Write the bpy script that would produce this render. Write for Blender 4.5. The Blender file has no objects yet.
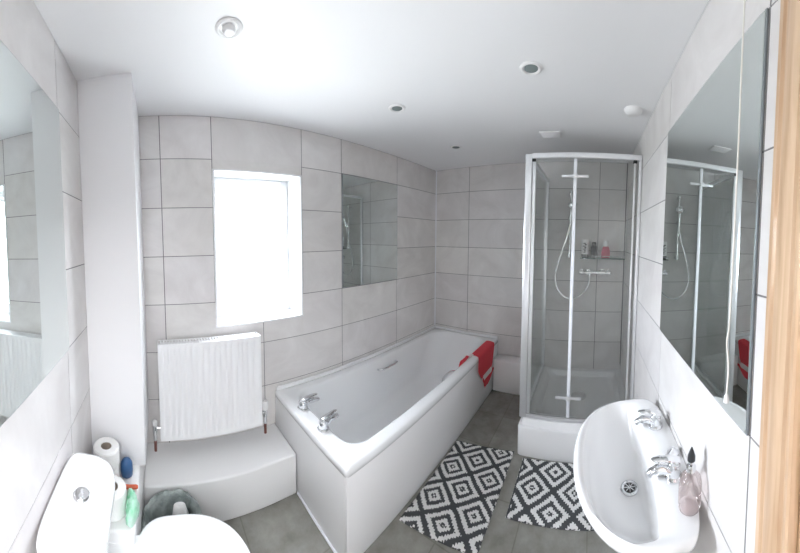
import bpy, bmesh, math, random
from mathutils import Vector, Matrix
random.seed(7)
C = bpy.context.scene.collection
PI = math.pi
# ---------------------------------------------------------------- room sizes (metres)
L, W, H = 2.629, 1.758, 2.281
ROWS = [0.0, .219, .519, .819, 1.119, 1.419, 1.719, 2.019, H]

# ---------------------------------------------------------------- materials
def mat(name, col, rough=.5, metal=0., spec=.5, noise=None, bump=None, coat=0., sub=0.):
    m = bpy.data.materials.new(name); m.use_nodes = True
    nt = m.node_tree; b = nt.nodes['Principled BSDF']
    b.inputs['Base Color'].default_value = (*col, 1); b.inputs['Roughness'].default_value = rough
    b.inputs['Metallic'].default_value = metal; b.inputs['Specular IOR Level'].default_value = spec
    b.inputs['Coat Weight'].default_value = coat
    b.inputs['Coat Roughness'].default_value = .08
    if noise or bump: tc = nt.nodes.new('ShaderNodeTexCoord')
    if noise:
        sc, c2, det = noise
        n = nt.nodes.new('ShaderNodeTexNoise'); n.inputs['Scale'].default_value = sc; n.inputs['Detail'].default_value = det
        nt.links.new(tc.outputs['Object'], n.inputs['Vector'])
        r = nt.nodes.new('ShaderNodeValToRGB'); r.color_ramp.elements[0].position = .35; r.color_ramp.elements[1].position = .65
        r.color_ramp.elements[0].color = (*col, 1); r.color_ramp.elements[1].color = (*c2, 1)
        nt.links.new(n.outputs['Fac'], r.inputs['Fac']); nt.links.new(r.outputs['Color'], b.inputs['Base Color'])
    if bump:
        sc, st = bump
        n = nt.nodes.new('ShaderNodeTexNoise'); n.inputs['Scale'].default_value = sc; n.inputs['Detail'].default_value = 3
        nt.links.new(tc.outputs['Object'], n.inputs['Vector'])
        bp = nt.nodes.new('ShaderNodeBump'); bp.inputs['Strength'].default_value = st; bp.inputs['Distance'].default_value = .01
        nt.links.new(n.outputs['Fac'], bp.inputs['Height']); nt.links.new(bp.outputs['Normal'], b.inputs['Normal'])
    return m

def tile_mat():
    m = mat('ceramic_tile', (.58, .555, .535), .33, spec=.5)
    nt = m.node_tree; b = nt.nodes['Principled BSDF']
    tc = nt.nodes.new('ShaderNodeTexCoord')
    n = nt.nodes.new('ShaderNodeTexNoise'); n.inputs['Scale'].default_value = 3.2; n.inputs['Detail'].default_value = 6; n.inputs['Roughness'].default_value = .6; n.inputs['Distortion'].default_value = 1.2
    nt.links.new(tc.outputs['Object'], n.inputs['Vector'])
    r = nt.nodes.new('ShaderNodeValToRGB'); r.color_ramp.elements[0].position = .3; r.color_ramp.elements[1].position = .72
    r.color_ramp.elements[0].color = (.67, .65, .642, 1); r.color_ramp.elements[1].color = (.80, .787, .782, 1)
    nt.links.new(n.outputs['Fac'], r.inputs['Fac'])
    a = nt.nodes.new('ShaderNodeAttribute'); a.attribute_name = 'tone'
    mx = nt.nodes.new('ShaderNodeMix'); mx.data_type = 'RGBA'; mx.blend_type = 'MULTIPLY'; mx.inputs[0].default_value = 1
    nt.links.new(r.outputs['Color'], mx.inputs[6]); nt.links.new(a.outputs['Color'], mx.inputs[7])
    nt.links.new(mx.outputs[2], b.inputs['Base Color'])
    return m

def glass_mat(name, tint, refl=1.0, rough=.0, milk=0, mcol=(.8, .86, .85)):
    m = bpy.data.materials.new(name); m.use_nodes = True; nt = m.node_tree; nt.nodes.clear()
    o = nt.nodes.new('ShaderNodeOutputMaterial'); t = nt.nodes.new('ShaderNodeBsdfTransparent'); t.inputs[0].default_value = (*tint, 1)
    g = nt.nodes.new('ShaderNodeBsdfGlossy'); g.inputs['Roughness'].default_value = rough
    f = nt.nodes.new('ShaderNodeFresnel'); f.inputs['IOR'].default_value = 1.45
    k = nt.nodes.new('ShaderNodeMath'); k.operation = 'MULTIPLY'; k.inputs[1].default_value = refl
    x = nt.nodes.new('ShaderNodeMixShader')
    nt.links.new(f.outputs[0], k.inputs[0]); nt.links.new(k.outputs[0], x.inputs[0])
    if milk:      # pale diffuse share mixed into the glass
        tl_ = nt.nodes.new('ShaderNodeBsdfDiffuse'); tl_.inputs[0].default_value = (*mcol, 1)
        x2 = nt.nodes.new('ShaderNodeMixShader'); x2.inputs[0].default_value = milk
        nt.links.new(t.outputs[0], x2.inputs[1]); nt.links.new(tl_.outputs[0], x2.inputs[2]); t = x2
    nt.links.new(t.outputs[0], x.inputs[1]); nt.links.new(g.outputs[0], x.inputs[2]); nt.links.new(x.outputs[0], o.inputs[0])
    return m

def pine_mat():
    m = mat('pine_wood', (.72, .47, .27), .38, coat=.25)
    nt = m.node_tree; b = nt.nodes['Principled BSDF']
    tc = nt.nodes.new('ShaderNodeTexCoord'); mp = nt.nodes.new('ShaderNodeMapping'); mp.inputs['Scale'].default_value = (1, 1, .06)
    nt.links.new(tc.outputs['Object'], mp.inputs['Vector'])
    n = nt.nodes.new('ShaderNodeTexNoise'); n.inputs['Scale'].default_value = 55; n.inputs['Detail'].default_value = 4; n.inputs['Distortion'].default_value = .6
    nt.links.new(mp.outputs[0], n.inputs['Vector'])
    r = nt.nodes.new('ShaderNodeValToRGB'); e = r.color_ramp.elements
    e[0].position = .3; e[0].color = (.50, .32, .19, 1); e[1].position = .7; e[1].color = (.68, .49, .33, 1)
    nt.links.new(n.outputs['Fac'], r.inputs['Fac'])
    # knots
    mp2 = nt.nodes.new('ShaderNodeMapping'); mp2.inputs['Scale'].default_value = (9, 9, 3.2)
    nt.links.new(tc.outputs['Object'], mp2.inputs['Vector'])
    v = nt.nodes.new('ShaderNodeTexVoronoi'); v.inputs['Scale'].default_value = 1.0
    nt.links.new(mp2.outputs[0], v.inputs['Vector'])
    r2 = nt.nodes.new('ShaderNodeValToRGB'); e = r2.color_ramp.elements
    e[0].position = .06; e[0].color = (.42, .22, .1, 1); e[1].position = .17; e[1].color = (1, 1, 1, 1)
    nt.links.new(v.outputs['Distance'], r2.inputs['Fac'])
    mx = nt.nodes.new('ShaderNodeMix'); mx.data_type = 'RGBA'; mx.blend_type = 'MULTIPLY'; mx.inputs[0].default_value = .8
    nt.links.new(r.outputs[0], mx.inputs[6]); nt.links.new(r2.outputs[0], mx.inputs[7])
    nt.links.new(mx.outputs[2], b.inputs['Base Color'])
    return m

def floor_mat():
    m = mat('floor_tile', (.3, .29, .26), .5)
    nt = m.node_tree; b = nt.nodes['Principled BSDF']
    tc = nt.nodes.new('ShaderNodeTexCoord')
    n = nt.nodes.new('ShaderNodeTexNoise'); n.inputs['Scale'].default_value = 9; n.inputs['Detail'].default_value = 8; n.inputs['Roughness'].default_value = .65
    nt.links.new(tc.outputs['Object'], n.inputs['Vector'])
    r = nt.nodes.new('ShaderNodeValToRGB'); e = r.color_ramp.elements
    e[0].position = .3; e[0].color = (.20, .195, .172, 1); e[1].position = .7; e[1].color = (.34, .335, .305, 1)
    nt.links.new(n.outputs['Fac'], r.inputs['Fac'])
    mp = nt.nodes.new('ShaderNodeMapping'); mp.inputs['Location'].default_value = (-.02, .05, 0)
    nt.links.new(tc.outputs['Object'], mp.inputs['Vector'])
    bk = nt.nodes.new('ShaderNodeTexBrick'); bk.offset = 0; bk.inputs['Scale'].default_value = 1
    bk.inputs['Brick Width'].default_value = .31; bk.inputs['Row Height'].default_value = .31; bk.inputs['Mortar Size'].default_value = .003
    bk.inputs['Color1'].default_value = (1, 1, 1, 1); bk.inputs['Color2'].default_value = (.9, .9, .9, 1); bk.inputs['Mortar'].default_value = (.75, .74, .71, 1)
    nt.links.new(mp.outputs[0], bk.inputs['Vector'])
    mx = nt.nodes.new('ShaderNodeMix'); mx.data_type = 'RGBA'; mx.blend_type = 'MULTIPLY'; mx.inputs[0].default_value = 1
    nt.links.new(r.outputs[0], mx.inputs[6]); nt.links.new(bk.outputs['Color'], mx.inputs[7])
    nt.links.new(mx.outputs[2], b.inputs['Base Color'])
    return m

def mat_pattern(name, px, py, ox, oy):
    """tufted ikat diamonds: white rings on charcoal, jagged edges"""
    m = mat(name, (.05, .055, .06), .95, spec=.1)
    nt = m.node_tree; b = nt.nodes['Principled BSDF']; N = nt.nodes.new; K = nt.links.new
    def M(op, a, c=None, d=None):
        n = N('ShaderNodeMath'); n.operation = op
        for i, v in enumerate((a, c, d)):
            if v is None: continue
            if isinstance(v, (int, float)): n.inputs[i].default_value = v
            else: K(v, n.inputs[i])
        return n.outputs[0]
    tc = N('ShaderNodeTexCoord'); sx = N('ShaderNodeSeparateXYZ'); K(tc.outputs['Object'], sx.inputs[0])
    nz = N('ShaderNodeTexNoise'); nz.inputs['Scale'].default_value = 75; nz.inputs['Detail'].default_value = 2; K(tc.outputs['Object'], nz.inputs['Vector'])
    nz2 = N('ShaderNodeTexNoise'); nz2.inputs['Scale'].default_value = 9; nz2.inputs['Detail'].default_value = 1; K(tc.outputs['Object'], nz2.inputs['Vector'])
    j = M('MULTIPLY', M('SUBTRACT', nz.outputs['Fac'], .5), .075)
    j2 = M('MULTIPLY', M('SUBTRACT', nz2.outputs['Fac'], .5), .09)
    # woven rows: step the coordinate along y
    yq = M('MULTIPLY', M('FLOOR', M('DIVIDE', sx.outputs['Y'], .0095)), .0095)
    def tri(v, p, o):
        f = M('FRACT', M('ADD', M('DIVIDE', M('SUBTRACT', v, o), p), .5))
        return M('ABSOLUTE', M('SUBTRACT', f, .5))
    d = M('ADD', M('ADD', tri(sx.outputs['X'], px, ox), tri(yq, py, oy)), j2)
    d = M('MINIMUM', d, M('SUBTRACT', 1.0, d)); d = M('ADD', d, j)
    r = N('ShaderNodeValToRGB'); r.color_ramp.interpolation = 'CONSTANT'
    e = r.color_ramp.elements; dk = (.085, .09, .094, 1); wh = (.78, .78, .77, 1)
    e[0].position = 0; e[0].color = wh; e[1].position = .02; e[1].color = dk
    for p, c in ((.075, wh), (.18, dk), (.295, wh), (.42, dk)):
        q = e.new(p); q.color = c
    K(d, r.inputs['Fac']); K(r.outputs[0], b.inputs['Base Color'])
    bp = N('ShaderNodeBump'); bp.inputs['Strength'].default_value = .6; bp.inputs['Distance'].default_value = .004
    n3 = N('ShaderNodeTexNoise'); n3.inputs['Scale'].default_value = 260; K(tc.outputs['Object'], n3.inputs['Vector'])
    K(n3.outputs['Fac'], bp.inputs['Height']); K(bp.outputs[0], b.inputs['Normal'])
    return m

M_TILE = tile_mat()
M_GROUT = mat('grout', (.2, .195, .2), .9)
M_CEIL = mat('ceiling_paint', (.87, .875, .885), .55)
M_PAINT = mat('white_paint', (.82, .82, .835), .45)
M_LEDGE = mat('ledge_paint', (.80, .80, .80), .35, bump=(30, .05))
M_FLOOR = floor_mat()
M_UPVC = mat('window_plastic', (.88, .89, .9), .25)
M_RAD = mat('radiator_enamel', (.86, .865, .875), .28)
M_CER = mat('white_ceramic', (.87, .875, .88), .12, coat=.6)
M_ACR = mat('bath_acrylic', (.84, .85, .86), .16, coat=.4)
M_PANEL = mat('bath_panel', (.80, .80, .805), .35)
M_CHROME = mat('chrome', (.82, .83, .85), .08, 1)
M_BRUSH = mat('polished_aluminium', (.90, .91, .93), .28, .8)
M_WSEAL = mat('white_seal', (.84, .86, .9), .35)
M_MIR = mat('mirror_silver', (.80, .85, .835), .01, 1)
M_MEDGE = mat('mirror_edge', (.28, .31, .33), .3, .4)
M_GLASS = glass_mat('clear_glass', (.985, .995, .99), .7, milk=.03)
M_WGLASS = glass_mat('window_glass', (.96, .97, .98), .5)
M_SHELFG = glass_mat('green_edge_glass', (.62, .78, .72), 1)
M_PINE = pine_mat()
M_COPPER = mat('copper', (.22, .09, .075), .4, .5)
M_DARK = mat('dark_plastic', (.02, .022, .025), .35)
M_DRK2 = mat('drain_dark', (.03, .03, .03), .6)
M_RED = mat('red_cloth', (.72, .06, .08), .85, bump=(120, .4))
M_WCLOTH = mat('pale_cloth', (.8, .72, .72), .85)
M_BLUE = mat('blue_plastic', (.03, .10, .24), .35)
M_ORANGE = mat('orange_red_plastic', (.62, .12, .05), .35)
M_PAPER = mat('tissue_paper', (.85, .85, .84), .9, bump=(90, .3))
M_CARD = mat('cardboard_core', (.35, .3, .25), .9)
M_GREEN = mat('green_plastic', (.22, .62, .38), .3, noise=(26, (.6, .8, .7), 4), bump=(40, 1))
M_BAG = mat('grey_bin_bag', (.22, .26, .25), .3, noise=(22, (.42, .46, .45), 4), bump=(28, .9))
M_BIN = mat('grey_bin_plastic', (.22, .24, .24), .4)
M_RUG1 = mat_pattern('ikat_rug_pile', .206, .222, -.03, -.005)
M_RUG2 = mat_pattern('ikat_rug_pile_beside_shower', .240, .222, .108, .073)
M_RUGB = mat('rug_backing', (.07, .075, .08), .95)
M_WPLAST = mat('white_plastic', (.85, .85, .85), .35)
M_PINK = mat('pink_liquid', (.85, .42, .45), .2)
M_ROSE = mat('rose_bottle', (.60, .10, .16), .3)

M_PINKG = glass_mat('pink_soap_glass', (1, .96, .955), .7, milk=.07, mcol=(.96, .74, .73))

# ---------------------------------------------------------------- mesh helpers
def bm_new(): return bmesh.new()
def finish(bm, ang=35):
    bmesh.ops.remove_doubles(bm, verts=bm.verts, dist=1e-6)
    bmesh.ops.recalc_face_normals(bm, faces=bm.faces)
    for f in bm.faces: f.smooth = True
    for e in bm.edges:
        if len(e.link_faces) == 2 and e.calc_face_angle(0) > math.radians(ang): e.smooth = False
def obj(name, bm, mats, parent=None, ang=35, label=None):
    finish(bm, ang)
    me = bpy.data.meshes.new(name); bm.to_mesh(me); bm.free()
    for m in (mats if isinstance(mats, (list, tuple)) else [mats]): me.materials.append(m)
    o = bpy.data.objects.new(name, me); C.objects.link(o)
    if parent: o.parent = parent
    if label: o['label'] = label
    return o
def thing(name, label, cat, loc=(0, 0, 0), rz=0, group=None):
    o = bpy.data.objects.new(name, None); C.objects.link(o); o.empty_display_size = .05
    o.location = loc; o.rotation_euler = (0, 0, rz); o['label'] = label; o['category'] = cat
    if group: o['group'] = group
    return o
def tag(o, label, cat, group=None):
    o['label'] = label; o['category'] = cat
    if group: o['group'] = group
    return o
def struct(o): o['kind'] = 'structure'; return o
def box(bm, x0, x1, y0, y1, z0, z1, bev=0, seg=2, mi=0):
    vs = [bm.verts.new(p) for p in ((x0,y0,z0),(x1,y0,z0),(x1,y1,z0),(x0,y1,z0),(x0,y0,z1),(x1,y0,z1),(x1,y1,z1),(x0,y1,z1))]
    fs = [bm.faces.new([vs[i] for i in q]) for q in ((0,3,2,1),(4,5,6,7),(0,1,5,4),(1,2,6,5),(2,3,7,6),(3,0,4,7))]
    for f in fs: f.material_index = mi
    if bev > 0:
        es = list({e for f in fs for e in f.edges})
        r = bmesh.ops.bevel(bm, geom=es, offset=bev, segments=seg, profile=.5, affect='EDGES')
        for f in r['faces']: f.material_index = mi
    return fs
def loft(bm, rings, cap0=True, cap1=True, close=True, mi=0):
    R = [[bm.verts.new(p) for p in r] for r in rings]; n = len(R[0])
    for a, b in zip(R, R[1:]):
        for i in range(n if close else n-1):
            k = (i+1) % n
            f = bm.faces.new((a[i], a[k], b[k], b[i])); f.material_index = mi
    if cap0: bm.faces.new(R[0][::-1]).material_index = mi
    if cap1: bm.faces.new(R[-1]).material_index = mi
    return R
def circ(c, r, n=24, ax='z'):
    out = []
    for i in range(n):
        a = 2*PI*i/n; u, v = r*math.cos(a), r*math.sin(a)
        out.append({'z': (c[0]+u, c[1]+v, c[2]), 'y': (c[0]+u, c[1], c[2]+v), 'x': (c[0], c[1]+u, c[2]+v)}[ax])
    return out
def lathe(bm, c, prof, n=28, cap0=True, cap1=True, mi=0):
    loft(bm, [circ((c[0], c[1], c[2]+z), max(r, 1e-4), n) for r, z in prof], cap0, cap1, mi=mi)
def cylx(bm, c, ax, r, l0, l1, n=24, mi=0):
    i = 'xyz'.index(ax); a = list(c); b = list(c); a[i] = l0; b[i] = l1
    loft(bm, [circ(a, r, n, ax), circ(b, r, n, ax)], mi=mi)
def tube(bm, pts, rad, n=12, flat=1.0, up=Vector((0, 0, 1)), mi=0):
    pts = [Vector(p) for p in pts]
    if not isinstance(rad, (list, tuple)): rad = [rad]*len(pts)
    rings = []; prev = None
    for i, p in enumerate(pts):
        t = (pts[min(i+1, len(pts)-1)] - pts[max(i-1, 0)]).normalized()
        if prev is None:
            s = t.cross(up)
            if s.length < 1e-3: s = t.cross(Vector((1, 0, 0)))
        else: s = prev - t*prev.dot(t)
        s.normalize(); prev = s; u = s.cross(t)
        rings.append([tuple(p + s*math.cos(2*PI*k/n)*rad[i] + u*math.sin(2*PI*k/n)*rad[i]*flat) for k in range(n)])
    loft(bm, rings, mi=mi)
def spline(pts, n=8):
    P = [Vector(p) for p in pts]; P = [2*P[0]-P[1]] + P + [2*P[-1]-P[-2]]; out = []
    for i in range(1, len(P)-2):
        for k in range(n):
            t = k/n; a, b, c, d = P[i-1:i+3]
            out.append(.5*((2*b)+(c-a)*t+(2*a-5*b+4*c-d)*t*t+(3*b-a-3*c+d)*t**3))
    out.append(P[-2]); return out
def srect(cx, cy, hx, hy, z, p=4, n=64, x_skew=0):
    """superellipse ring"""
    out = []
    for i in range(n):
        a = 2*PI*i/n; c, s = math.cos(a), math.sin(a)
        out.append((cx + hx*math.copysign(abs(c)**(2/p), c), cy + hy*math.copysign(abs(s)**(2/p), s), z))
    return out

# ---------------------------------------------------------------- the room shell
bm = bm_new(); box(bm, -.15, L+.15, -1.6, W+.35, -.12, 0); struct(obj('floor', bm, M_FLOOR))
bm = bm_new(); box(bm, -.15, L+.15, -1.6, W+.35, H, H+.12); struct(obj('ceiling', bm, M_CEIL))

G = .0045
def tiled_wall(name, P, rects, backs):
    """P(u,v,d)->xyz, d>0 is into the wall. rects are tiles; backs are (u0,u1,v0,v1) slabs behind."""
    bm = bm_new(); lay = bm.loops.layers.float_color.new('tone')
    def slab(u0, u1, v0, v1, d0, d1, mi, tone):
        vs = [bm.verts.new(P(u, v, d)) for d in (d0, d1) for u, v in ((u0, v0), (u1, v0), (u1, v1), (u0, v1))]
        for q in ((0,1,2,3),(7,6,5,4),(0,4,5,1),(1,5,6,2),(2,6,7,3),(3,7,4,0)):
            f = bm.faces.new([vs[i] for i in q]); f.material_index = mi
            for l in f.loops: l[lay] = (*tone, 1)
    for u0, u1, v0, v1, *g in rects:
        gl, gr, gb, gt = g[0] if g else (1, 1, 1, 1)
        t = 1 - random.random()*.07; tone = (t, t*(1-random.random()*.012), t*(1-random.random()*.02))
        slab(u0+gl*G/2, u1-gr*G/2, v0+gb*G/2, v1-gt*G/2, 0, .006, 0, tone)
    for u0, u1, v0, v1 in backs: slab(u0, u1, v0, v1, .0015, .15, 1, (1, 1, 1))
    me = bpy.data.meshes.new(name); bm.to_mesh(me); bm.free(); me.materials.append(M_TILE); me.materials.append(M_GROUT)
    o = bpy.data.objects.new(name, me); C.objects.link(o); return struct(o)

def grid(cols, rows): return [(a, b, c, d) for a, b in zip(cols, cols[1:]) for c, d in zip(rows, rows[1:])]
# window wall
WX0, WX1, WZ0, WZ1 = .605, 1.153, .957, 1.962
up = ROWS[4:]
rects = grid([0, .329, .605], up) + grid([1.153, 1.46, 2.034, L], up)
rects += [(.605, 1.153, WZ1, 2.019, (1, 1, 0, 0)), (.605, 1.153, 2.019, H, (1, 1, 0, 1))]
lo = .819
rects += [(0, .329, lo, 1.119), (.329, .605, lo, 1.119, (1, 0, 1, 1)), (.605, .886, lo, WZ0, (0, 1, 1, 0)), (.886, 1.153, lo, WZ0, (1, 0, 1, 0)),
          (1.153, 1.46, lo, 1.119, (0, 1, 1, 1)), (1.46, 2.034, lo, 1.119), (2.034, L, lo, 1.119)]
rects += grid([0, .329, .886, 1.46, 2.034, L], ROWS[:4])
tiled_wall('wall_window', lambda u, v, d: (u, W+d, v), rects,
           [(-.15, WX0, 0, H), (WX1, L+.15, 0, H), (WX0, WX1, 0, WZ0), (WX0, WX1, WZ1, H)])
tiled_wall('wall_far', lambda u, v, d: (L+d, u, v), grid([0, .231, .815, 1.396, W], ROWS), [(-.1, W+.1, 0, H)])
rows = ROWS
tiled_wall('wall_basin', lambda u, v, d: (u, -d, v), grid([.60, .711, 1.347, 1.96, 2.56, L], rows) + [(0, .60, 2.05, H)],
           [(.60, L+.1, 0, H), (-.02, .60, 2.05, H)])
tiled_wall('wall_toilet', lambda u, v, d: (-d, u, v), grid([0, .553, 1.13, 1.70, W], ROWS), [(-.1, W+.1, 0, H)])

# white sealant beads in the corners
for i, (x, y) in enumerate(((L, W), (L, 0))):
    bm = bm_new(); tube(bm, [(x-.003, y+(-.003 if y else .003), .3), (x-.003, y+(-.003 if y else .003), H)], .0055, 8)
    struct(obj('trim_%d' % (1+i), bm, M_WSEAL if i == 0 else M_GROUT))
# boxed pipe column in the corner
bm = bm_new(); box(bm, 0, .222, 1.375, W, .462, H, .004); struct(obj('trim_3', bm, M_PAINT))
# boxed pipe shelf behind the toilet, ledge under the window, ledge by the bath end
bm = bm_new(); box(bm, 0, .2, 1.115, W, 0, .462, .012, 3); struct(obj('trim_4', bm, M_LEDGE))
bm = bm_new(); box(bm, .2, .945, 1.485, W, 0, .245, .010, 3); struct(obj('trim_5', bm, M_LEDGE))
bm = bm_new(); box(bm, 2.49, L, .697, 1.080, 0, .315, .012, 3); struct(obj('trim_6', bm, M_LEDGE))

# window
win = bpy.data.objects.new('window_1', None); C.objects.link(win); struct(win); win.location = ((WX0+WX1)/2, W, WZ0)
bx0, bx1, bz0, bz1 = -(WX1-WX0)/2, (WX1-WX0)/2, 0, WZ1-WZ0
bm = bm_new(); t = .012
for a in ((bx0, bx0+t, -.001, .27, bz0, bz1), (bx1-t, bx1, -.001, .27, bz0, bz1), (bx0, bx1, -.001, .27, bz1-t, bz1), (bx0, bx1, -.004, .27, bz0-.001, bz0+t)):
    box(bm, *a, .002)
obj('window_reveal', bm, M_UPVC, win)
def frame_ring(bm, x0, x1, z0, z1, w, y0, y1, bev=.004):
    box(bm, x0, x0+w, y0, y1, z0, z1, bev); box(bm, x1-w, x1, y0, y1, z0, z1, bev)
    box(bm, x0+w-.001, x1-w+.001, y0, y1, z0, z0+w, bev); box(bm, x0+w-.001, x1-w+.001, y0, y1, z1-w, z1, bev)
bm = bm_new(); frame_ring(bm, bx0+t, bx1-t, bz0+t, bz1-t, .045, .17, .235); obj('window_frame', bm, M_UPVC, win)
bm = bm_new(); frame_ring(bm, bx0+t+.038, bx1-t-.038, bz0+t+.038, bz1-t-.038, .04, .15, .215, .006); sash = obj('window_sash', bm, M_UPVC, win)
bm = bm_new(); box(bm, bx0+.088, bx1-.088, .185, .189, bz0+.088, bz1-.088); obj('pane', bm, M_WGLASS, sash)
bm = bm_new(); box(bm, bx1-.085, bx1-.063, .142, .152, .40, .47, .003); box(bm, bx1-.081, bx1-.067, .118, .134, .34, .455, .005); cylx(bm, (bx1-.074, 0, .44), 'y', .007, .13, .145, 12)
obj('window_handle', bm, M_BRUSH, sash)

# doorway: pine architrave and lining in the basin wall
door = bpy.data.objects.new('door_1', None); C.objects.link(door); struct(door)
def extr(prof, z0, z1):
    bm = bm_new(); loft(bm, [[(x, y, z0) for x, y in prof], [(x, y, z1) for x, y in prof]]); return bm
prof = [(.664, 0), (.664, .012), (.660, .016), (.650, .017), (.646, .013), (.641, .013), (.637, .018), (.625, .0215), (.608, .023), (.600, .0215), (.596, .017), (.592, .0165), (.589, .021), (.583, .022), (.580, .019), (.580, 0)]
obj('architrave', extr(prof, 0, 2.10), M_PINE, door, 25)
bm = bm_new(); box(bm, .555, .60, -.17, -.0005, 0, 2.05, .002); box(bm, .54, .556, -.13, -.07, 0, 2.05, .002); obj('door_lining', bm, M_PINE, door)
bm = bm_new(); box(bm, 0, .60, -.17, -.0005, 2.03, 2.051, .002); obj('door_lining', bm, M_PINE, door)
bm = bm_new(); box(bm, 0.0, .6, .0, .02, 2.02, 2.10, .004); obj('architrave', bm, M_PINE, door)
# the landing beyond the doorway
bm = bm_new(); box(bm, -.15, 1.5, -1.6, -1.5, 0, H); box(bm, -.25, -.15, -1.6, -.1, 0, H); box(bm, 1.4, 1.5, -1.5, -.15, 0, H)
box(bm, -.15, -.0, -.15, -.0, 0, H)
struct(obj('wall_landing', bm, M_PAINT))

# ---------------------------------------------------------------- mirrors
def mirror(u0, u1, z0, z1, ax, label):
    t = thing('wall_mirror', label, 'mirror')
    bm = bm_new(); bm2 = bm_new(); e = .0035
    if ax == 'W':
        t.location = ((u0+u1)/2, W, z0); h = (u1-u0)/2; zz = z1-z0
        box(bm, -h, h, -.006, -.0005, 0, zz, .001); box(bm2, -h+e, h-e, -.0072, -.0058, e, zz-e)
    elif ax == 'R':
        t.location = ((u0+u1)/2, 0, z0); h = (u1-u0)/2; zz = z1-z0
        box(bm, -h, h, .0005, .006, 0, zz, .001); box(bm2, -h+e, h-e, .0058, .0072, e, zz-e)
    else:
        t.location = (0, (u0+u1)/2, z0); h = (u1-u0)/2; zz = z1-z0
        box(bm, .0005, .006, -h, h, 0, zz, .001); box(bm2, .0058, .0072, -h+e, h-e, e, zz-e)
    obj('mirror_edge', bm, M_MEDGE, t); obj('mirror_glass', bm2, M_MIR, t)
mirror(1.462, 2.032, 1.121, 2.017, 'W', 'frameless wall mirror on the tiles above the bath')
mirror(.713, 1.345, 1.121, 2.017, 'R', 'large frameless wall mirror above the wash basin')
mirror(.555, 1.128, 1.121, 2.017, 'L', 'frameless wall mirror above the toilet cistern, reflecting the white column')

# ---------------------------------------------------------------- radiator
t = thing('radiator', 'white ribbed panel radiator on the wall under the window', 'radiator', (.556, W, .335))
hx, zz = .274, .578
bm = bm_new()
nf = 17; pts = []
xs = []; 
x = -hx
prof = [(-hx, -.062), (-hx+.002, -.098), (-hx+.014, -.100)]
pitch = (2*hx-.04)/nf
for k in range(nf):
    a = -hx+.02+k*pitch
    prof += [(a+pitch*.08, -.100), (a+pitch*.2, -.0935), (a+pitch*.36, -.0935), (a+pitch*.48, -.100)]
prof += [(hx-.014, -.100), (hx-.002, -.098), (hx, -.062), (hx-.004, -.062), (hx-.006, -.09), (-hx+.006, -.09), (-hx+.004, -.062)]
def rp(z, sh): return [(x, y if y > -.0999 and y > -.097 else y, z) for x, y in prof]
def flatp(z): return [(x, -.100 if -.0999 > y or y < -.093 else y, z) for x, y in prof]
loft(bm, [flatp(0), flatp(.022), rp(.035, 0), rp(zz-.035, 0), flatp(zz-.022), flatp(zz)])
obj('front_panel', bm, M_RAD, t, 50)
bm = bm_new(); box(bm, -hx+.012, hx-.012, -.045, -.03, .015, zz-.015, .004); obj('back_panel', bm, M_RAD, t)
for s in (-1, 1):
    bm = bm_new(); box(bm, min(s*hx, s*(hx-.004)), max(s*hx, s*(hx-.004)), -.098, -.028, .012, zz-.002, .0015); obj('side_panel', bm, M_RAD, t)
bm = bm_new()
for k in range(34):
    a = -hx+.012+k*(2*hx-.024)/34
    box(bm, a, a+.0095, -.094, -.032, zz-.006, zz-.002)
box(bm, -hx+.004, hx-.004, -.098, -.088, zz-.007, zz-.001); box(bm, -hx+.004, hx-.004, -.036, -.028, zz-.007, zz-.001)
obj('top_grille', bm, M_RAD, t)
for s in (-.18, .18):
    bm = bm_new(); box(bm, s-.012, s+.012, -.032, -.0005, .1, zz-.08, .002); obj('wall_bracket', bm, M_RAD, t)
def rad_valve(x, s, h, capr):
    bm = bm_new(); tube(bm, [(x-s*.028, -.062, .052), (x+s*.0, -.062, .052)], .009, 14); lathe(bm, (x, -.062, -.022), [(.0095, 0), (.011, .006), (.0095, .03), (.012, .05), (.012, .086), (.009, .092)], 18)
    v = obj('valve', bm, M_CHROME, t)
    bm = bm_new(); lathe(bm, (x, -.062, .068), [(.012, 0), (capr, .004), (capr*1.05, h*.4), (capr, h*.9), (capr*.8, h)], 20); obj('valve_cap', bm, M_WPLAST, v)
    bm = bm_new(); cylx(bm, (x, -.062, 0), 'z', .0075, -.09, .032, 14); obj('valve_pipe', bm, M_COPPER, v)
rad_valve(-hx-.028, -1, .028, .013); rad_valve(hx+.03, 1, .058, .0175)

# ---------------------------------------------------------------- bath
BZ = .478
BX0, BX1, BY0, BY1 = .945, L-.002, 1.082, W-.002
t = thing('bathtub', 'white fitted bath along the tiled wall with chrome taps at its near end', 'bath', (BX0, BY0, 0))
bl, bw = BX1-BX0, BY1-BY0
bm = bm_new(); n = 96
def rr(x0, x1, y0, y1, r0, r1, z, n=96):
    """rounded rectangle ring, radius r0 at low-x corners and r1 at high-x corners; equal angular count"""
    q = n//4; out = []
    for (cx, cy, r, a0) in ((x1-r1, y1-r1, r1, 0), (x0+r0, y1-r0, r0, 90), (x0+r0, y0+r0, r0, 180), (x1-r1, y0+r1, r1, 270)):
        for k in range(q):
            a = math.radians(a0 + 90*k/(q-1)); out.append((cx+r*math.cos(a), cy+r*math.sin(a), z))
    return out
ix0, ix1, iy0, iy1 = .088, bl-.06, .068, bw-.075
rings = [rr(.006, bl, .006, bw, .012, .004, BZ-.045), rr(0, bl, 0, bw, .018, .004, BZ-.04), rr(0, bl, 0, bw, .018, .004, BZ-.008), rr(.008, bl-.006, .008, bw-.006, .016, .006, BZ)]
for d, z in ((-.012, BZ), (-.004, BZ-.002), (.002, BZ-.008), (.006, BZ-.02)):
    rings.append(rr(ix0+d, ix1-d, iy0+d, iy1-d, .10, .16, z))
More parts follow.
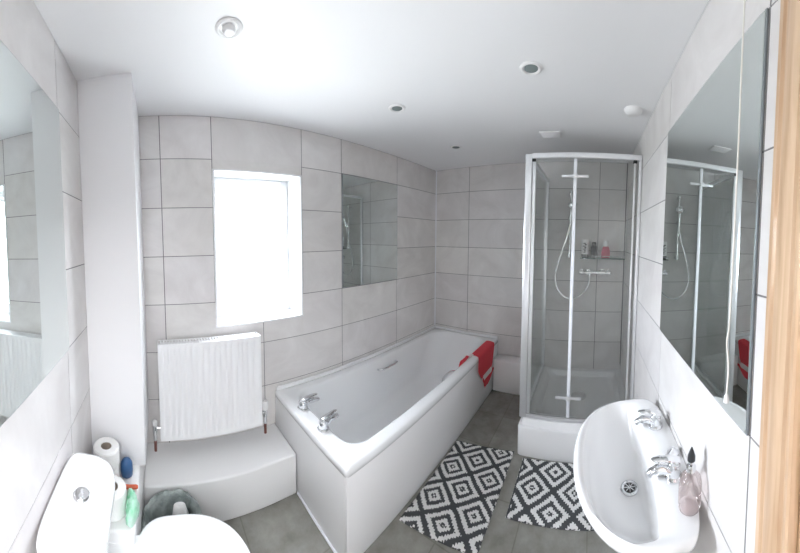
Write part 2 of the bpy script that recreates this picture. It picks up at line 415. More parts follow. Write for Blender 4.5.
for f, z in ((.25, BZ-.12), (.6, BZ-.25), (.8, BZ-.32)):
    rings.append(rr(ix0+.012+f*.07, ix1-.03-f*.30, iy0+.012+f*.055, iy1-.012-f*.055, .11, .15, z))
rings.append(rr(ix0+.105, ix1-.36, iy0+.085, iy1-.085, .11, .13, BZ-.352))
rings.append(rr(ix0+.16, ix1-.42, iy0+.14, iy1-.14, .09, .1, BZ-.362))
loft(bm, rings, cap0=False, cap1=True)
tub = obj('tub', bm, M_ACR, t, 60)
# raised upstand against both walls
bm = bm_new(); box(bm, .01, bl, bw-.016, bw, BZ-.006, BZ+.022, .006, 3); box(bm, bl-.016, bl, 0.0, bw-.012, BZ-.006, BZ+.022, .006, 3); obj('upstand', bm, M_ACR, tub)
bm = bm_new(); box(bm, .004, bl, .004, .020, 0, BZ-.036, .002); obj('side_panel', bm, M_PANEL, t)
bm = bm_new(); box(bm, .004, .020, .0205, bw, 0, BZ-.036, .002); obj('end_panel', bm, M_PANEL, t)
bm = bm_new(); box(bm, -.004, .006, -.004, .40, 0, .012, .003); obj('sealant_strip', bm, M_WSEAL, t)
# overflow and waste
bm = bm_new(); lathe(bm, (.33, bw/2, BZ-.362), [(.036, 0), (.036, .003), (.028, .004)], 28); obj('waste', bm, M_CHROME, t)
def bath_tap(x, y, a):
    bm = bm_new(); c, s = math.cos(a), math.sin(a)
    def q(d, z): return (x+d*c, y+d*s, BZ+z*.8)
    lathe(bm, (x, y, BZ), [(.028, 0), (.028, .005), (.022, .010), (.021, .024), (.022, .036), (.018, .045), (.006, .048)], 24)
    tube(bm, spline([q(0, .022), q(.04, .032), q(.08, .026), q(.108, .012)], 5), [.017]*5+[.0165]*5+[.013]*5+[.0105], 14)
    tp = obj('tap', bm, M_CHROME, t)
    bm = bm_new(); tube(bm, spline([q(-.012, .056), q(.02, .066), q(.06, .068), (q(.098, .062))], 5), [.016]*4+[.015]*4+[.0115]*4+[.010]*3+[.006], 12, .5)
    lathe(bm, (x, y, BZ+.041), [(.017, 0), (.018, .008), (.012, .014)], 20)
    obj('tap_lever', bm, M_CHROME, tp)
bath_tap(.060, .440, math.radians(6)); bath_tap(.062, .250, math.radians(14))
def grip(pts, nm='grip_handle'):
    bm = bm_new(); tube(bm, spline(pts, 6), .0085, 12); obj(nm, bm, M_CHROME, t)
gy = iy1-.02
grip([(.765, gy+.012, BZ-.075), (.775, gy-.022, BZ-.070), (.82, gy-.036, BZ-.066), (.91, gy-.036, BZ-.066), (.955, gy-.022, BZ-.07), (.965, gy+.012, BZ-.075)])
gy = iy0+.02
grip([(.90, gy-.012, BZ-.09), (.905, gy+.024, BZ-.08), (.95, gy+.045, BZ-.062), (1.05, gy+.045, BZ-.062), (1.095, gy+.024, BZ-.08), (1.10, gy-.012, BZ-.09)])

# ---------------------------------------------------------------- red bath cloth over the rim
t = thing('bath_cloth', 'red cloth with pale stripes hanging over the far end of the bath rim', 'cloth', (2.33, BY0, BZ))
def drape(path, x0f, x1f, nx=10, th=.012, seed=1):
    """path: list of (y,z) along the drape; x-range functions of s in 0..1"""
    P = spline([(0, y, z) for y, z in path], 6); rnd = random.Random(seed); m = len(P)-1
    bm = bm_new(); top, bot = [], []
    for i, p in enumerate(P):
        s = i/m; a, b = x0f(s), x1f(s)
        tg = (P[min(i+1, m)]-P[max(i-1, 0)]).normalized(); nrm = Vector((0, -tg.z, tg.y))
        if i == 0: pass
        rt, rb = [], []
        for k in range(nx+1):
            u = k/nx; x = a+(b-a)*u; edge = min(1, min(u, 1-u)*6, min(s, 1-s)*12+.25)
            wv = .004*math.sin(u*7+s*5)
            rt.append(bm.verts.new((x, p.y+nrm.y*(th*edge+wv), p.z+nrm.z*(th*edge+wv))))
            rb.append(bm.verts.new((x, p.y, p.z)))
        top.append(rt); bot.append(rb)
    for A, fl in ((top, 0), (bot, 1)):
        for r, q in zip(A, A[1:]):
            for k in range(nx):
                bm.faces.new((r[k], r[k+1], q[k+1], q[k]) if not fl else (r[k], q[k], q[k+1], r[k+1]))
    for i in range(m):
        for k in (0, nx):
            bm.faces.new((top[i][k], bot[i][k], bot[i+1][k], top[i+1][k]))
    for i in (0, m):
        for k in range(nx): bm.faces.new((top[i][k], top[i][k+1], bot[i][k+1], bot[i][k]))
    return bm
# over the rim: from inside the tub, over, and down the side panel
pathm = [(.098, -.075), (.086, -.02), (.070, .006), (.035, .007), (.006, .005), (-.006, -.012), (-.008, -.08), (-.009, -.16), (-.009, -.215)]
bm = drape(pathm, lambda s: -.15+.02*math.sin(s*6)+max(0, s-.8)*.3, lambda s: .19-.05*abs(s-.35)-max(0, s-.6)*.14, 14, .013)
main = obj('cloth_body', bm, M_RED, t)
bm = drape([(-.010, -.20), (-.011, -.225), (-.012, -.25)], lambda s: -.075+.02*s, lambda s: .165-.08*s, 10, .012, 3); obj('pale_stripe', bm, M_WCLOTH, main)
bm = drape([(-.010, -.235), (-.014, -.275), (-.012, -.325)], lambda s: -.08+.035*s, lambda s: .20-.18*s, 10, .013, 4); obj('lower_flap', bm, M_RED, main)
bm = drape([(.105, -.11), (.100, -.045), (.088, .010), (.062, .012)], lambda s: -.29+.02*s, lambda s: -.20+.02*s, 6, .018, 5); obj('inner_flap', bm, M_RED, main)
bm = drape([(.10, -.08), (.092, -.03), (.080, .008), (.05, .010)], lambda s: -.20+.02*s, lambda s: -.145+.015*s, 6, .014, 6); obj('pale_stripe', bm, M_WCLOTH, main)

# ---------------------------------------------------------------- shower tray, enclosure, fittings
t = thing('shower_tray', 'deep white shower tray in the corner under the glass enclosure', 'shower tray', (1.88, 0, 0))
tl, tw = L-1.88-.002, .694
bm = bm_new()
def tr(d0, y1, z, r=.03): return rr(d0, tl, .002, y1, r, .004, z, 64)
loft(bm, [tr(0, tw, 0), tr(0, tw, .196), tr(.004, tw-.003, .204), tr(.018, tw-.014, .208), tr(.028, tw-.02, .236), tr(.032, tw-.024, .246), tr(.04, tw-.03, .25),
          rr(.085, tl-.05, .05, tw-.075, .06, .05, .25, 64), rr(.10, tl-.06, .06, tw-.09, .06, .05, .238, 64), rr(.12, tl-.08, .08, tw-.11, .06, .06, .215, 64)], cap0=False)
obj('tray_body', bm, M_CER, t, 40)
bm = bm_new(); lathe(bm, (.38, .34, .2145), [(.055, 0), (.055, .004), (.045, .007), (.01, .008)], 28); obj('tray_waste', bm, M_CHROME, t)

EX, EY, EZ0, EZ1 = 1.922, .690, .2505, 2.105
t = thing('shower_enclosure', 'chrome framed glass shower enclosure with a folding door', 'shower enclosure', (EX, EY, EZ0))
h = EZ1-EZ0
bm = bm_new(); box(bm, -.012, .03, -.042, 0, 0, h, .005, 2); obj('corner_post', bm, M_BRUSH, t)
bm = bm_new(); box(bm, -.004, .012, -.064, -.044, .03, h-.035, .003, 2); obj('door_stile', bm, M_BRUSH, t)
bm = bm_new(); box(bm, -.010, .026, -EY+.002, -EY+.022, 0, h, .004); obj('wall_post', bm, M_BRUSH, t)
bm = bm_new(); box(bm, -.004, .012, -EY+.038, -EY+.05, .03, h-.035, .003); obj('door_stile', bm, M_BRUSH, t)
bm = bm_new(); box(bm, L-EX-.02, L-EX-.002, -.034, -.006, 0, h, .003); obj('wall_post', bm, M_BRUSH, t)
bm = bm_new(); box(bm, -.014, .03, -EY+.002, -.04, h-.032, h+.004, .006, 3); obj('top_rail', bm, M_BRUSH, t)
bm = bm_new(); box(bm, -.008, .026, -EY+.002, -.04, 0, .024, .004); obj('bottom_rail', bm, M_BRUSH, t)
bm = bm_new(); box(bm, .03, L-EX-.02, -.036, -.004, h-.030, h, .004); obj('side_top_rail', bm, M_BRUSH, t)
bm = bm_new(); box(bm, .03, L-EX-.02, -.034, -.006, 0, .022, .004); obj('side_bottom_rail', bm, M_BRUSH, t)
bm = bm_new(); box(bm, .026, L-EX-.018, -.023, -.017, .018, h-.026); obj('side_glass', bm, M_GLASS, t)
ym = -EY+.392
bm = bm_new(); box(bm, .001, .007, -.048, ym+.006, .03, h-.034); obj('door_glass', bm, M_GLASS, t)
bm = bm_new(); box(bm, .001, .007, ym-.006, -EY+.05, .03, h-.034); obj('door_glass', bm, M_GLASS, t)
bm = bm_new(); box(bm, -.002, .010, ym-.010, ym+.010, .03, h-.034, .003); obj('door_seal', bm, M_WSEAL, t)
for z in (h-.155, .175):
    bm = bm_new(); box(bm, -.014, -.002, ym-.078, ym+.078, z-.009, z+.009, .004, 2); box(bm, -.022, -.012, ym-.014, ym+.014, z-.014, z+.014, .003); obj('pivot_bar', bm, M_BRUSH, t)
for y in (-.052, -EY+.044):
    bm = bm_new(); box(bm, -.012, .014, y-.011, y+.011, h-.052, h-.034, .003); obj('roller_block', bm, M_DARK, t)

# shower rail set on the far wall
t = thing('shower_set', 'chrome riser rail with hand shower and hose inside the enclosure', 'shower', (L, .463, 1.0))
bm = bm_new(); cylx(bm, (-.05, 0, 0), 'z', .0095, .36, .98, 16); rail = obj('riser_rail', bm, M_CHROME, t)
for z in (.37, .97):
    bm = bm_new(); cylx(bm, (0, 0, z), 'x', .012, -.06, -.0005, 16); lathe(bm, (-.05, 0, z-.02), [(.014, 0), (.016, .006), (.016, .034), (.014, .04)], 18); obj('rail_bracket', bm, M_CHROME, rail)
bm = bm_new(); box(bm, -.075, -.03, -.016, .016, .70, .74, .006); tube(bm, [(-.07, 0, .72), (-.095, -.01, .735)], .013, 14); sl = obj('slider', bm, M_CHROME, t)
bm = bm_new(); tube(bm, spline([(-.085, -.004, .67), (-.10, -.010, .76), (-.118, -.016, .82), (-.135, -.02, .845)], 5), [.012]*5+[.0135]*5+[.016]*5+[.02], 16)
hd = Matrix.Translation((-.15, -.022, .845)) @ Matrix.Rotation(math.radians(115), 4, 'Y')
r0 = [[tuple(hd @ Vector(p)) for p in circ((0, 0, z), r, 24)] for r, z in ((.018, -.02), (.036, -.006), (.04, .004), (.04, .012), (.034, .014))]
loft(bm, r0); obj('hand_shower', bm, M_CHROME, t)
bm = bm_new(); tube(bm, spline([(-.085, -.004, .672), (-.08, .03, .52), (-.075, .085, .32), (-.07, .112, .16), (-.07, .085, .04), (-.07, .02, -.03), (-.07, -.06, -.03), (-.072, -.13, .03), (-.075, -.165, .10), (-.075, -.17, .17)], 8), .0068, 10)
obj('hose', bm, M_CHROME, t)

t = thing('shower_valve', 'chrome bar mixer valve below the glass shelf', 'valve', (L, .247, 1.213))
bm = bm_new(); cylx(bm, (-.055, 0, 0), 'y', .0165, -.085, .085, 24)
for y in (-.06, .06):
    cylx(bm, (0, y, 0), 'x', .014, -.055, -.004, 16); cylx(bm, (0, y, 0), 'x', .028, -.010, -.0005, 24)
cylx(bm, (-.055, .045, 0), 'z', .009, -.034, -.01, 14)
obj('valve_body', bm, M_CHROME, t)
for s in (-1, 1):
    bm = bm_new(); loft(bm, [circ((-.055, s*.084, 0), .017, 20, 'y'), circ((-.055, s*.09, 0), .021, 20, 'y'), circ((-.055, s*.128, 0), .0205, 20, 'y'), circ((-.055, s*.134, 0), .016, 20, 'y')])
    box(bm, -.061, -.049, min(s*.10, s*.12), max(s*.10, s*.12), .018, .034, .003)
    obj('valve_knob', bm, M_CHROME, t)

t = thing('glass_shelf', 'glass shelf with chrome gallery on the shower wall holding three bottles', 'shelf', (L, .19, 1.352))
bm = bm_new(); box(bm, -.118, -.004, -.18, .18, -.004, .004, .0015); obj('shelf_glass', bm, M_SHELFG, t)
bm = bm_new(); tube(bm, [(-.005, .178, .022), (-.112, .178, .022)], .0035, 8); tube(bm, [(-.112, .178, .022), (-.112, -.178, .022)], .0035, 8); tube(bm, [(-.112, -.178, .022), (-.005, -.178, .022)], .0035, 8)
for y in (-.17, .17): cylx(bm, (-.112, y, 0), 'z', .004, .004, .022, 8)
obj('gallery_rail', bm, M_CHROME, t)
for y in (-.15, .15):
    bm = bm_new(); box(bm, -.03, -.0005, y-.008, y+.008, -.016, -.004, .002); obj('bracket', bm, M_CHROME, t)

sz = 1.357
bx_ = L-.062
t = thing('shampoo_bottle', 'white bottle with a black base and dark marks on the glass shelf', 'bottle', (bx_, .335, sz))
bm = bm_new(); loft(bm, [srect(0, 0, .024, .030, z, 3, 32) for z in (.030, .033, .165)] + [srect(0, 0, .021, .027, .172, 3, 32)]); obj('bottle_body', bm, M_WPLAST, t)
bm = bm_new(); loft(bm, [srect(0, 0, .023, .029, z, 3, 32) for z in (0, .0295)]); obj('bottle_cap', bm, M_DARK, t)
bm = bm_new()
for (y, z, w_, h_) in ((.004, .135, .010, .006), (-.004, .122, .008, .008), (.006, .108, .012, .005), (-.002, .094, .007, .009), (.004, .08, .011, .005), (0, .064, .006, .009), (.003, .05, .009, .004)):
    box(bm, -.0262, -.0240, y-w_, y+w_, z-h_/1.5, z+h_/1.5, .001)
obj('printed_marks', bm, M_DARK, t)
t = thing('shower_gel_bottle', 'dark bottle standing between the white and pink bottles on the glass shelf', 'bottle', (bx_, .262, sz))
bm = bm_new(); loft(bm, [srect(0, 0, .02, .026, 0, 2.6, 32), srect(0, 0, .021, .027, .01, 2.6, 32), srect(0, 0, .021, .026, .10, 2.6, 32), srect(0, 0, .018, .02, .118, 2.4, 32)]); obj('bottle_body', bm, M_DARK, t)
bm = bm_new(); lathe(bm, (0, 0, .118), [(.017, 0), (.017, .026), (.013, .03)], 24); obj('bottle_cap', bm, M_DARK, t)
t = thing('pink_wash_bottle', 'rose pink bottle with a pale cap on the glass shelf nearest the basin wall', 'bottle', (bx_, .165, sz))
bm = bm_new(); loft(bm, [srect(0, 0, .02, .034, 0, 2.6, 32), srect(0, 0, .022, .037, .012, 2.6, 32), srect(0, 0, .021, .034, .075, 2.6, 32), srect(0, 0, .017, .022, .11, 2.3, 32)]); obj('bottle_body', bm, M_ROSE, t)
bm = bm_new(); lathe(bm, (0, 0, .11), [(.021, 0), (.021, .05), (.016, .056)], 24); obj('bottle_cap', bm, M_WPLAST, t)

# ---------------------------------------------------------------- wash basin
t = thing('wash_basin', 'white pedestal wash basin under the large mirror with two lever taps', 'basin', (1.092, 0, 0))
RZ = .80
def bring(hx, yf, yb, z, p=2.25, n=72):
    """closed oval, flat towards the wall (y=yb), bowed to the front (y=yf)"""
    out = []
    cy = yb + (yf-yb)*.30
    for i in range(n):
        a = 2*PI*i/n; c, s = math.cos(a), math.sin(a)
        x = hx*math.copysign(abs(c)**(2/p), c)
        y = cy + ((yf-cy)*math.copysign(abs(s)**(2/p), s) if s > 0 else (cy-yb)*math.copysign(abs(s)**(2/4.2), s))
        out.append((x, y, z))
    return out
bm = bm_new()
rings = [bring(.10, .22, .004, .60), bring(.17, .25, .003, .635), bring(.22, .275, .0015, .69), bring(.257, .30, .001, .75), bring(.271, .312, .001, .772), bring(.275, .316, .001, .788), bring(.271, .312, .001, .798), bring(.264, .305, .003, RZ)]
def inner(hx, yf, yb, z): return bring(hx, yf, yb, z, 2.3)
rings += [bring(.250, .292, .085, RZ-.002, 2.3), bring(.242, .285, .092, RZ-.012, 2.3), bring(.22, .27, .098, RZ-.045, 2.3), bring(.18, .25, .10, RZ-.085, 2.3), bring(.12, .215, .102, RZ-.115, 2.2), bring(.06, .19, .112, RZ-.128, 2.1), bring(.028, .170, .125, RZ-.131, 2)]
loft(bm, rings, cap0=True, cap1=True)
obj('bowl', bm, M_CER, t, 65)
bm = bm_new(); loft(bm, [srect(0, .11, .095, .085, 0, 2.6, 48), srect(0, .11, .092, .083, .03, 2.6, 48), srect(0, .11, .075, .07, .12, 2.6, 48), srect(0, .11, .07, .066, .4, 2.6, 48), srect(0, .115, .088, .08, .62, 2.6, 48)]); obj('pedestal', bm, M_CER, t, 50)
dz = RZ-.131
bm = bm_new(); R_ = [(.026, 0), (.027, .003), (.022, .005), (.018, .0035)]; lathe(bm, (.0, .147, dz), R_, 32, cap1=True); dr = obj('drain', bm, M_CHROME, t)
bm = bm_new(); cylx(bm, (.0, .147, 0), 'z', .0165, dz+.0036, dz+.0042, 28)
obj('drain_hole', bm, M_DRK2, dr)
bm = bm_new()
for a in range(4):
    ang = a*PI/4; c, s = math.cos(ang), math.sin(ang)
    tube(bm, [(-.016*c, .147-.016*s, dz+.005), (.016*c, .147+.016*s, dz+.005)], .0014, 6)
obj('drain_grid', bm, M_CHROME, dr)
def basin_tap(x, y, a):
    bm = bm_new(); c, s = math.cos(a), math.sin(a)
    def q(d, z): return (x+d*c, y+d*s, RZ+z)
    lathe(bm, (x, y, RZ-.002), [(.024, 0), (.024, .006), (.018, .012), (.0165, .03), (.018, .04), (.014, .05), (.005, .054)], 24)
    tube(bm, spline([q(0, .018), q(.03, .028), q(.05, .025), q(.068, .012)], 5), [.0145]*5+[.0135]*5+[.0115]*5+[.009], 14)
    tp = obj('tap', bm, M_CHROME, t)
    bm = bm_new(); tube(bm, spline([q(-.014, .049), q(.012, .057), q(.036, .060), (q(.062, .056))], 5), [.013]*4+[.013]*4+[.010]*4+[.009]*3+[.005], 12, .5)
    lathe(bm, (x, y, RZ+.045), [(.015, 0), (.016, .007), (.010, .012)], 20)
    obj('tap_lever', bm, M_CHROME, tp)
basin_tap(.100, .048, math.radians(82)); basin_tap(-.108, .048, math.radians(82))
bm = bm_new(); lathe(bm, (-.035, .028, RZ+.002), [(.016, 0), (.019, .004), (.019, .01), (.013, .013), (.006, .02), (.0045, .024)], 24); pl = obj('plug', bm, M_BRUSH, t)
bm = bm_new(); ch = spline([(-.035, .028, RZ+.026), (-.045, .05, RZ+.012), (-.055, .075, RZ+.003), (-.062, .094, RZ-.006), (-.064, .102, RZ-.03)], 8)
tube(bm, ch, .0013, 6); obj('plug_chain', bm, M_CHROME, pl)

t = thing('soap_dispenser', 'clear pink soap dispenser with a dark nozzle on the basin corner', 'soap dispenser', (.893, .037, RZ)); t.scale = (.9, .9, .80)
bm = bm_new(); lathe(bm, (0, 0, .0005), [(.024, 0), (.029, .004), (.0305, .02), (.0305, .085), (.027, .104), (.016, .117), (.012, .122), (.012, .128)], 32); obj('bottle', bm, M_PINKG, t)
bm = bm_new(); lathe(bm, (0, 0, .1285), [(.013, 0), (.013, .014), (.009, .018), (.0045, .02), (.0045, .034)], 24); obj('collar', bm, M_CHROME, t)
bm = bm_new(); lathe(bm, (0, 0, .160), [(.006, 0), (.0105, .003), (.0105, .018), (.006, .034), (.0015, .048)], 20); obj('nozzle', bm, M_DARK, t)

# ---------------------------------------------------------------- toilet
TY = .955
t = thing('toilet', 'white close coupled toilet with lid down and chrome flush button', 'toilet', (0, TY, 0))
def dring(hy, xf, xb, z, n=64, p=2.6):
    out = []; xm = xb+(xf-xb)*.35
    for i in range(n):
        a = 2*PI*i/n; c, s = math.cos(a), math.sin(a)
        y = hy*math.copysign(abs(s)**(2/3.2), s)
        x = xm + ((xf-xm)*abs(c)**(2/p) if c > 0 else -(xm-xb)*abs(c)**(2/6))
        out.append((x, y, z))
    return out
bm = bm_new(); loft(bm, [dring(.105, .11, .02, .40), dring(.12, .13, .014, .44), dring(.133, .145, .010, .60), dring(.14, .15, .008, .722)]); cis = obj('cistern', bm, M_CER, t, 50)
bm = bm_new(); loft(bm, [dring(.142, .154, .006, .723), dring(.149, .163, .004, .727), dring(.149, .163, .004, .745), dring(.146, .160, .006, .754), dring(.136, .150, .012, .760)]); lid = obj('cistern_lid', bm, M_CER, t, 50)
bm = bm_new(); lathe(bm, (.083, 0, .7602), [(.022, 0), (.022, .003), (.019, .006), (.015, .0055)], 28); fb = obj('flush_button', bm, M_CHROME, t)
bm = bm_new(); box(bm, .078, .088, -.0012, .0012, .7655, .7672); lathe(bm, (.083, -.007, .7655), [(.006, 0), (.006, .002)], 14); lathe(bm, (.083, .008, .7655), [(.005, 0), (.005, .002)], 14); obj('button_half', bm, M_BRUSH, fb)
def oring(hy, x0, x1, z, p=2.3, n=64, y0=0):
    cx = x0+(x1-x0)*.42; out = []
    for i in range(n):
        a = 2*PI*i/n; c, s = math.cos(a), math.sin(a)
        x = cx + ((x1-cx)*abs(c)**(2/p) if c > 0 else -(cx-x0)*abs(c)**(2/3.4)); y = y0+hy*math.copysign(abs(s)**(2/p), s)
        out.append((x, y, z))
    return out
TS = .018
bm = bm_new(); loft(bm, [oring(.10, .08, .40, 0), oring(.095, .08, .38, .05), oring(.10, .07, .38, .18), oring(.145, .06, .45, .29), oring(.185, .04, .53, .37), oring(.195, .02, .545, .40), oring(.195, .02, .545, .412), oring(.185, .03, .535, .418)]); obj('pan', bm, M_CER, t, 50)
bm = bm_new(); loft(bm, [oring(.198, .195, .530, .4185, y0=TS), oring(.203, .19, .537, .423, y0=TS), oring(.203, .19, .537, .434, y0=TS), oring(.198, .195, .530, .4385, y0=TS)]); obj('seat', bm, M_WPLAST, t, 50)
bm = bm_new(); loft(bm, [oring(.198, .197, .530, .439, y0=TS), oring(.207, .190, .540, .443, y0=TS), oring(.207, .190, .540, .452, y0=TS), oring(.197, .200, .530, .460, y0=TS), oring(.14, .235, .49, .465, y0=TS), oring(.06, .30, .42, .466, y0=TS)]); obj('seat_lid', bm, M_CER, t, 50)
for s in (-.07, .07):
    bm = bm_new(); cylx(bm, (.172, 0, .436), 'y', .009, s-.018, s+.018, 14); obj('hinge', bm, M_WPLAST, t)

# ---------------------------------------------------------------- things on the boxed shelf by the toilet
SZ = .4635
def roll(name, x, y, z, label, r=.052, hh=.098, group=None):
    t = thing(name, label, 'toilet roll', (x, y, z), 0, group)
    bm = bm_new()
    loft(bm, [circ((0, 0, 0.001), .021, 32), circ((0, 0, 0.001), r-.004, 32), circ((0, 0, .006), r, 32), circ((0, 0, hh-.006), r, 32), circ((0, 0, hh-.001), r-.004, 32), circ((0, 0, hh-.001), .021, 32), circ((0, 0, hh*.5), .0205, 32), circ((0, 0, 0.001), .021, 32)], False, False)
    obj('paper', bm, M_PAPER, t)
    bm = bm_new(); loft(bm, [circ((0, 0, .001), .0203, 28), circ((0, 0, hh-.004), .0203, 28), circ((0, 0, hh-.004), .0190, 28), circ((0, 0, .001), .0190, 28)], False, False); obj('cardboard_core', bm, M_CARD, t)
    return t
roll('toilet_roll', .075, 1.30, SZ, 'lower white toilet roll of the pair standing by the white column', .05, .077)
roll('toilet_roll', .078, 1.30, SZ+.0775, 'upper white toilet roll, top of the pair by the white column', .05, .077)
roll('toilet_roll', .118, 1.185, SZ, 'single white toilet roll standing beside the cistern', .048, .095)
t = thing('air_freshener', 'small dark blue rounded tub on the shelf beside the toilet rolls', 'tub', (.150, 1.328, SZ))
bm = bm_new(); lathe(bm, (0, 0, 0), [(.018, 0), (.023, .006), (.025, .03), (.023, .056), (.016, .07), (.006, .076)], 28); obj('tub_body', bm, M_BLUE, t)
t = thing('nail_brush', 'small orange red plastic brush lying on the shelf edge', 'brush', (.160, 1.268, SZ), math.radians(3))
bm = bm_new(); tube(bm, spline([(-.036, .002, .011), (-.02, .003, .010), (.0, -.001, .009), (.038, 0, .009)], 6), [.007]+[.011]*6+[.0085]*6+[.008]*5+[.005], 12); obj('brush_handle', bm, M_ORANGE, t)
t = thing('plastic_packet', 'crumpled green and clear plastic packet on the shelf beside the cistern', 'packet', (.180, 1.165, SZ))
bm = bm_new(); rnd = random.Random(3); rings = []
for k in range(15):
    s = k/14; y = -.048+.115*s; rr_ = .007+.019*math.sin(PI*min(1, s*1.05))**.6
    rings.append([((.008*math.sin(s*4)) + rr_*.8*math.cos(2*PI*i/18)*(1+rnd.uniform(-.2, .2)), y, max(.0005, .032+rr_*1.6*math.sin(2*PI*i/18)*(1+rnd.uniform(-.22, .22)))) for i in range(18)])
loft(bm, rings); obj('packet_body', bm, M_GREEN, t, 80)

# bin with liner
t = thing('waste_bin', 'small floor bin with a grey plastic liner between toilet and ledge', 'bin', (.322, 1.34, 0))
bm = bm_new(); loft(bm, [circ((0, 0, z), r, 40) for r, z in ((.085, 0), (.088, .004), (.112, .235), (.116, .24), (.110, .24), (.106, .235), (.084, .012))], True, True); obj('bin_body', bm, M_BIN, t)
bm = bm_new(); rnd = random.Random(9); rings = []
for r, z, am in ((.116, .15, .003), (.120, .19, .004), (.122, .23, .005), (.121, .248, .006), (.113, .256, .007), (.104, .245, .008), (.094, .20, .009), (.078, .14, .012), (.05, .10, .012), (.012, .095, .004)):
    ph = [rnd.uniform(0, 6) for _ in range(4)]
    rings.append([((r+am*(math.sin(5*a+ph[0])+.7*math.sin(11*a+ph[1])+.5*math.sin(17*a+ph[2]))*.5)*math.cos(a), (r+am*(math.sin(5*a+ph[0])+.7*math.sin(11*a+ph[1]))*.5)*math.sin(a), z+am*.8*math.sin(7*a+ph[3])) for a in [2*PI*i/72 for i in range(72)]])
loft(bm, rings, False, True); obj('bin_liner', bm, M_BAG, t, 80)
bm = bm_new(); rnd = random.Random(4)
loft(bm, [srect(.040+rnd.uniform(-.004, .004), -.010+k*.004, .034*(1-.25*abs(k-2)/2), .026*(1-.3*abs(k-2)/2), .155+k*.017, 2.2, 20) for k in range(5)])
tag(obj('crumpled_tissue', bm, M_PAPER, None, 80), 'crumpled white tissue lying inside the lined waste bin', 'tissue'); bpy.data.objects['crumpled_tissue'].location = (.318, 1.385, 0.02)

# ---------------------------------------------------------------- rugs
def rug(cx, cy, lx, ly, rz, m, label, seed, sh=0):
    t = thing('bath_mat', label, 'bath mat', (cx, cy, 0), rz, 'grey and white diamond bath mats')
    bm = bm_new(); rnd = random.Random(seed); nx, ny = int(lx/.006), int(ly/.006); g = []
    for i in range(nx+1):
        r = []
        for j in range(ny+1):
            u, v = i/nx, j/ny; e = min(u, 1-u)*nx; f = min(v, 1-v)*ny; d = min(e, f)
            z = (.004 if d < 1 else .010 if d < 2 else .013) + rnd.uniform(-.0016, .0016)
            jx = rnd.uniform(-.002, .002)*(1 if d < 1 else .5); jy = rnd.uniform(-.002, .002)*(1 if d < 1 else .5)
            r.append(bm.verts.new((-lx/2+lx*u+jx-sh*(-ly/2+ly*v), -ly/2+ly*v+jy, z)))
        g.append(r)
    for i in range(nx):
        for j in range(ny): bm.faces.new((g[i][j], g[i+1][j], g[i+1][j+1], g[i][j+1]))
    obj('pile', bm, m, t, 180)
    bm = bm_new(); box(bm, -lx/2+.001, lx/2-.001, -ly/2+.001, ly/2-.001, .0005, .006)
    for v in bm.verts: v.co.x -= sh*v.co.y
    obj('backing', bm, M_RUGB, t)
rug(1.567, .888, .598, .368, math.radians(1), M_RUG1, 'grey and white diamond bath mat lying along the bath panel', 1, .13)
rug(1.686, .362, .370, .56, math.radians(1), M_RUG2, 'grey and white diamond bath mat in front of the shower tray', 2, .015)

# ---------------------------------------------------------------- ceiling fittings
def downlight(x, y, label, bulb=False):
    t = thing('downlight', label, 'ceiling light', (x, y, H), 0, 'ceiling downlights')
    bm = bm_new(); loft(bm, [circ((0, 0, -.0005), .044, 36), circ((0, 0, -.004), .043, 36), circ((0, 0, -.008), .036, 36), circ((0, 0, -.006), .030, 36), circ((0, 0, -.0012), .027, 36)], True, False); obj('bezel', bm, M_WPLAST, t)
    if bulb:
        bm = bm_new(); lathe(bm, (0, 0, -.020), [(.006, 0), (.016, .002), (.0205, .007), (.021, .014), (.02, .019)], 28); obj('bulb', bm, M_WPLAST, t)
    else:
        bm = bm_new(); lathe(bm, (0, 0, -.006), [(.018, 0), (.0265, .002), (.0265, .0048)], 28); obj('lamp_face', bm, mat('lamp_glass', (.22, .26, .26), .15), t)
downlight(.543, 1.138, 'ceiling downlight with a protruding white bulb, nearest the toilet corner', True)
downlight(1.357, .537, 'recessed ceiling downlight with a grey lens, nearest the basin wall mirror')
downlight(1.39, 1.213, 'small recessed downlight in mid ceiling, level with the bath mirror')
downlight(2.082, 1.247, 'small recessed downlight at the far end of the ceiling above the bath')
bm = bm_new(); lathe(bm, (0, 0, -.03), [(.02, 0), (.032, .004), (.042, .014), (.045, .024), (.046, .0295)], 32)
o = tag(obj('ceiling_fitting', bm, M_WPLAST), 'round white ceiling fitting beside the basin wall near the shower', 'ceiling fitting'); o.location = (1.684, .10, H)  # plain round fitting on the ceiling, its use left open
t = thing('extractor_vent', 'flat white extractor vent in the ceiling in front of the shower', 'vent', (2.024, .56, H))
bm = bm_new(); box(bm, -.05, .05, -.065, .065, -.010, -.0005, .003); obj('vent_cover', bm, M_WPLAST, t)
for k in range(5):
    bm = bm_new(); box(bm, -.04+.017*k, -.035+.017*k, -.055, .055, -.013, -.0095, .001); obj('slat', bm, M_PAINT, t)
t = thing('light_pull_cord', 'thin cream pull cord hanging in front of the large basin mirror', 'cord', (.745, .034, 1.2))
bm = bm_new(); tube(bm, spline([(0, 0, H-1.2-.012), (.001, 0, .8), (-.001, 0, .5), (.0, 0, .28), (.002, .0, .15), (.006, .001, .11), (-.002, 0, .06), (.0, 0, .0)], 8), .0018, 8); obj('cord', bm, mat('cream_cord', (.82, .81, .76), .7), t)
bm = bm_new(); lathe(bm, (0, 0, H-1.2-.016), [(.012, 0), (.02, .006), (.022, .0155)], 20); obj('ceiling_rose', bm, M_WPLAST, t)
bm = bm_new(); lathe(bm, (0, 0, -.02), [(.002, 0), (.0055, .003), (.005, .014), (.002, .021)], 14); obj('toggle', bm, M_WPLAST, t)

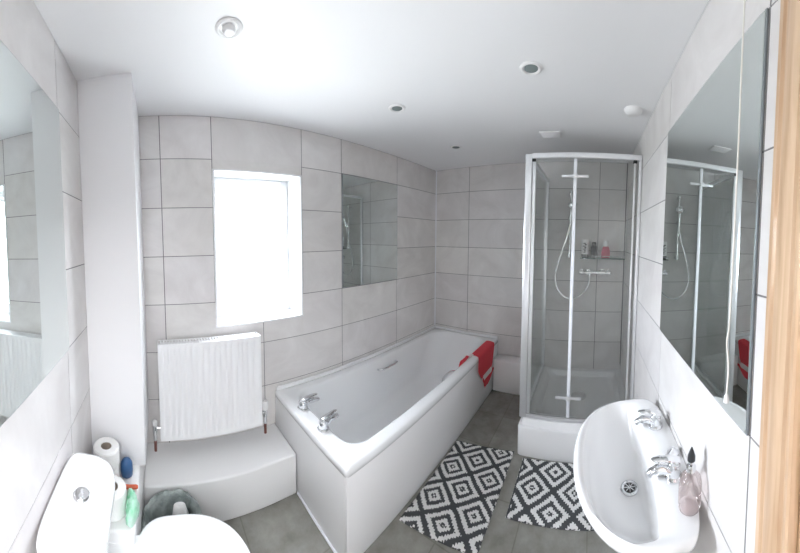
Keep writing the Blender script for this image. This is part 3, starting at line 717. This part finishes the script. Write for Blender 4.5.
# ---------------------------------------------------------------- daylight and camera
w = bpy.data.worlds.new('world'); bpy.context.scene.world = w; w.use_nodes = True
bg = w.node_tree.nodes['Background']; bg.inputs[0].default_value = (.90, .94, 1.0, 1); bg.inputs[1].default_value = 28
_n = w.node_tree.nodes; _l = w.node_tree.links      # bright overcast sky above, duller ground below the horizon
_tc = _n.new('ShaderNodeTexCoord'); _sp = _n.new('ShaderNodeSeparateXYZ'); _mr = _n.new('ShaderNodeMapRange')
_mr.inputs['From Min'].default_value = -.08; _mr.inputs['From Max'].default_value = .12; _mr.inputs['To Min'].default_value = .42; _mr.inputs['To Max'].default_value = 1.0
_mx = _n.new('ShaderNodeMix'); _mx.data_type = 'RGBA'; _mx.inputs[6].default_value = (.40, .415, .41, 1); _mx.inputs[7].default_value = (.90, .94, 1.0, 1)
_l.new(_tc.outputs['Generated'], _sp.inputs[0]); _l.new(_sp.outputs['Z'], _mr.inputs['Value']); _mr.inputs['To Min'].default_value = 0.0
_l.new(_mr.outputs[0], _mx.inputs[0]); _l.new(_mx.outputs[2], bg.inputs[0])
ld = bpy.data.lights.new('window_portal', 'AREA'); ld.shape = 'RECTANGLE'; ld.size = WX1-WX0; ld.size_y = WZ1-WZ0; ld.cycles.is_portal = True
lo_ = bpy.data.objects.new('window_portal', ld); C.objects.link(lo_); lo_.location = ((WX0+WX1)/2, W+.245, (WZ0+WZ1)/2); lo_.rotation_euler = (-PI/2, 0, 0)
ld = bpy.data.lights.new('landing_fill', 'AREA'); ld.shape = 'RECTANGLE'; ld.size = 1.1; ld.size_y = .9; ld.energy = 36; ld.color = (.96, .98, 1)  # unseen fill light added on the landing to brighten the room through the doorway
lo_ = bpy.data.objects.new('landing_fill', ld); C.objects.link(lo_); lo_.location = (.5, -.8, H-.02)

sc = bpy.context.scene
cd = bpy.data.cameras.new('camera'); cam = bpy.data.objects.new('camera', cd); C.objects.link(cam)
cx, cy, cz = .30125, .28516, 1.52243
yaw, pit, rol = .693521, -.041368, .003828
f = Vector((math.cos(yaw)*math.cos(pit), math.sin(yaw)*math.cos(pit), math.sin(pit)))
r = Vector((math.sin(yaw), -math.cos(yaw), 0)); u = r.cross(f)
c_, s_ = math.cos(rol), math.sin(rol); r2 = c_*r + s_*u; u2 = -s_*r + c_*u
m = Matrix((r2, u2, -f)).transposed().to_4x4(); m.translation = (cx, cy, cz); cam.matrix_world = m
FX, FY, PX, PY = 275.985, 238.295, 399.90, 247.242
cd.type = 'PANO'; cd.panorama_type = 'CENTRAL_CYLINDRICAL'
cd.central_cylindrical_range_u_min = -PX/FX; cd.central_cylindrical_range_u_max = (800-PX)/FX
cd.central_cylindrical_range_v_min = -(553-PY)/FY; cd.central_cylindrical_range_v_max = PY/FY
cd.central_cylindrical_radius = 1.0
cd.clip_start = .01
sc.camera = cam
sc.view_settings.view_transform = 'Standard'; sc.view_settings.look = 'None'; sc.view_settings.gamma = 1; sc.view_settings.use_curve_mapping = False
sc.view_settings.exposure = 1.18
cy_ = sc.cycles; cy_.use_denoising = True; cy_.max_bounces = 14; cy_.diffuse_bounces = 8; cy_.glossy_bounces = 8; cy_.transparent_max_bounces = 24; cy_.transmission_bounces = 8
cy_.caustics_reflective = False; cy_.caustics_refractive = False; cy_.sample_clamp_indirect = 20
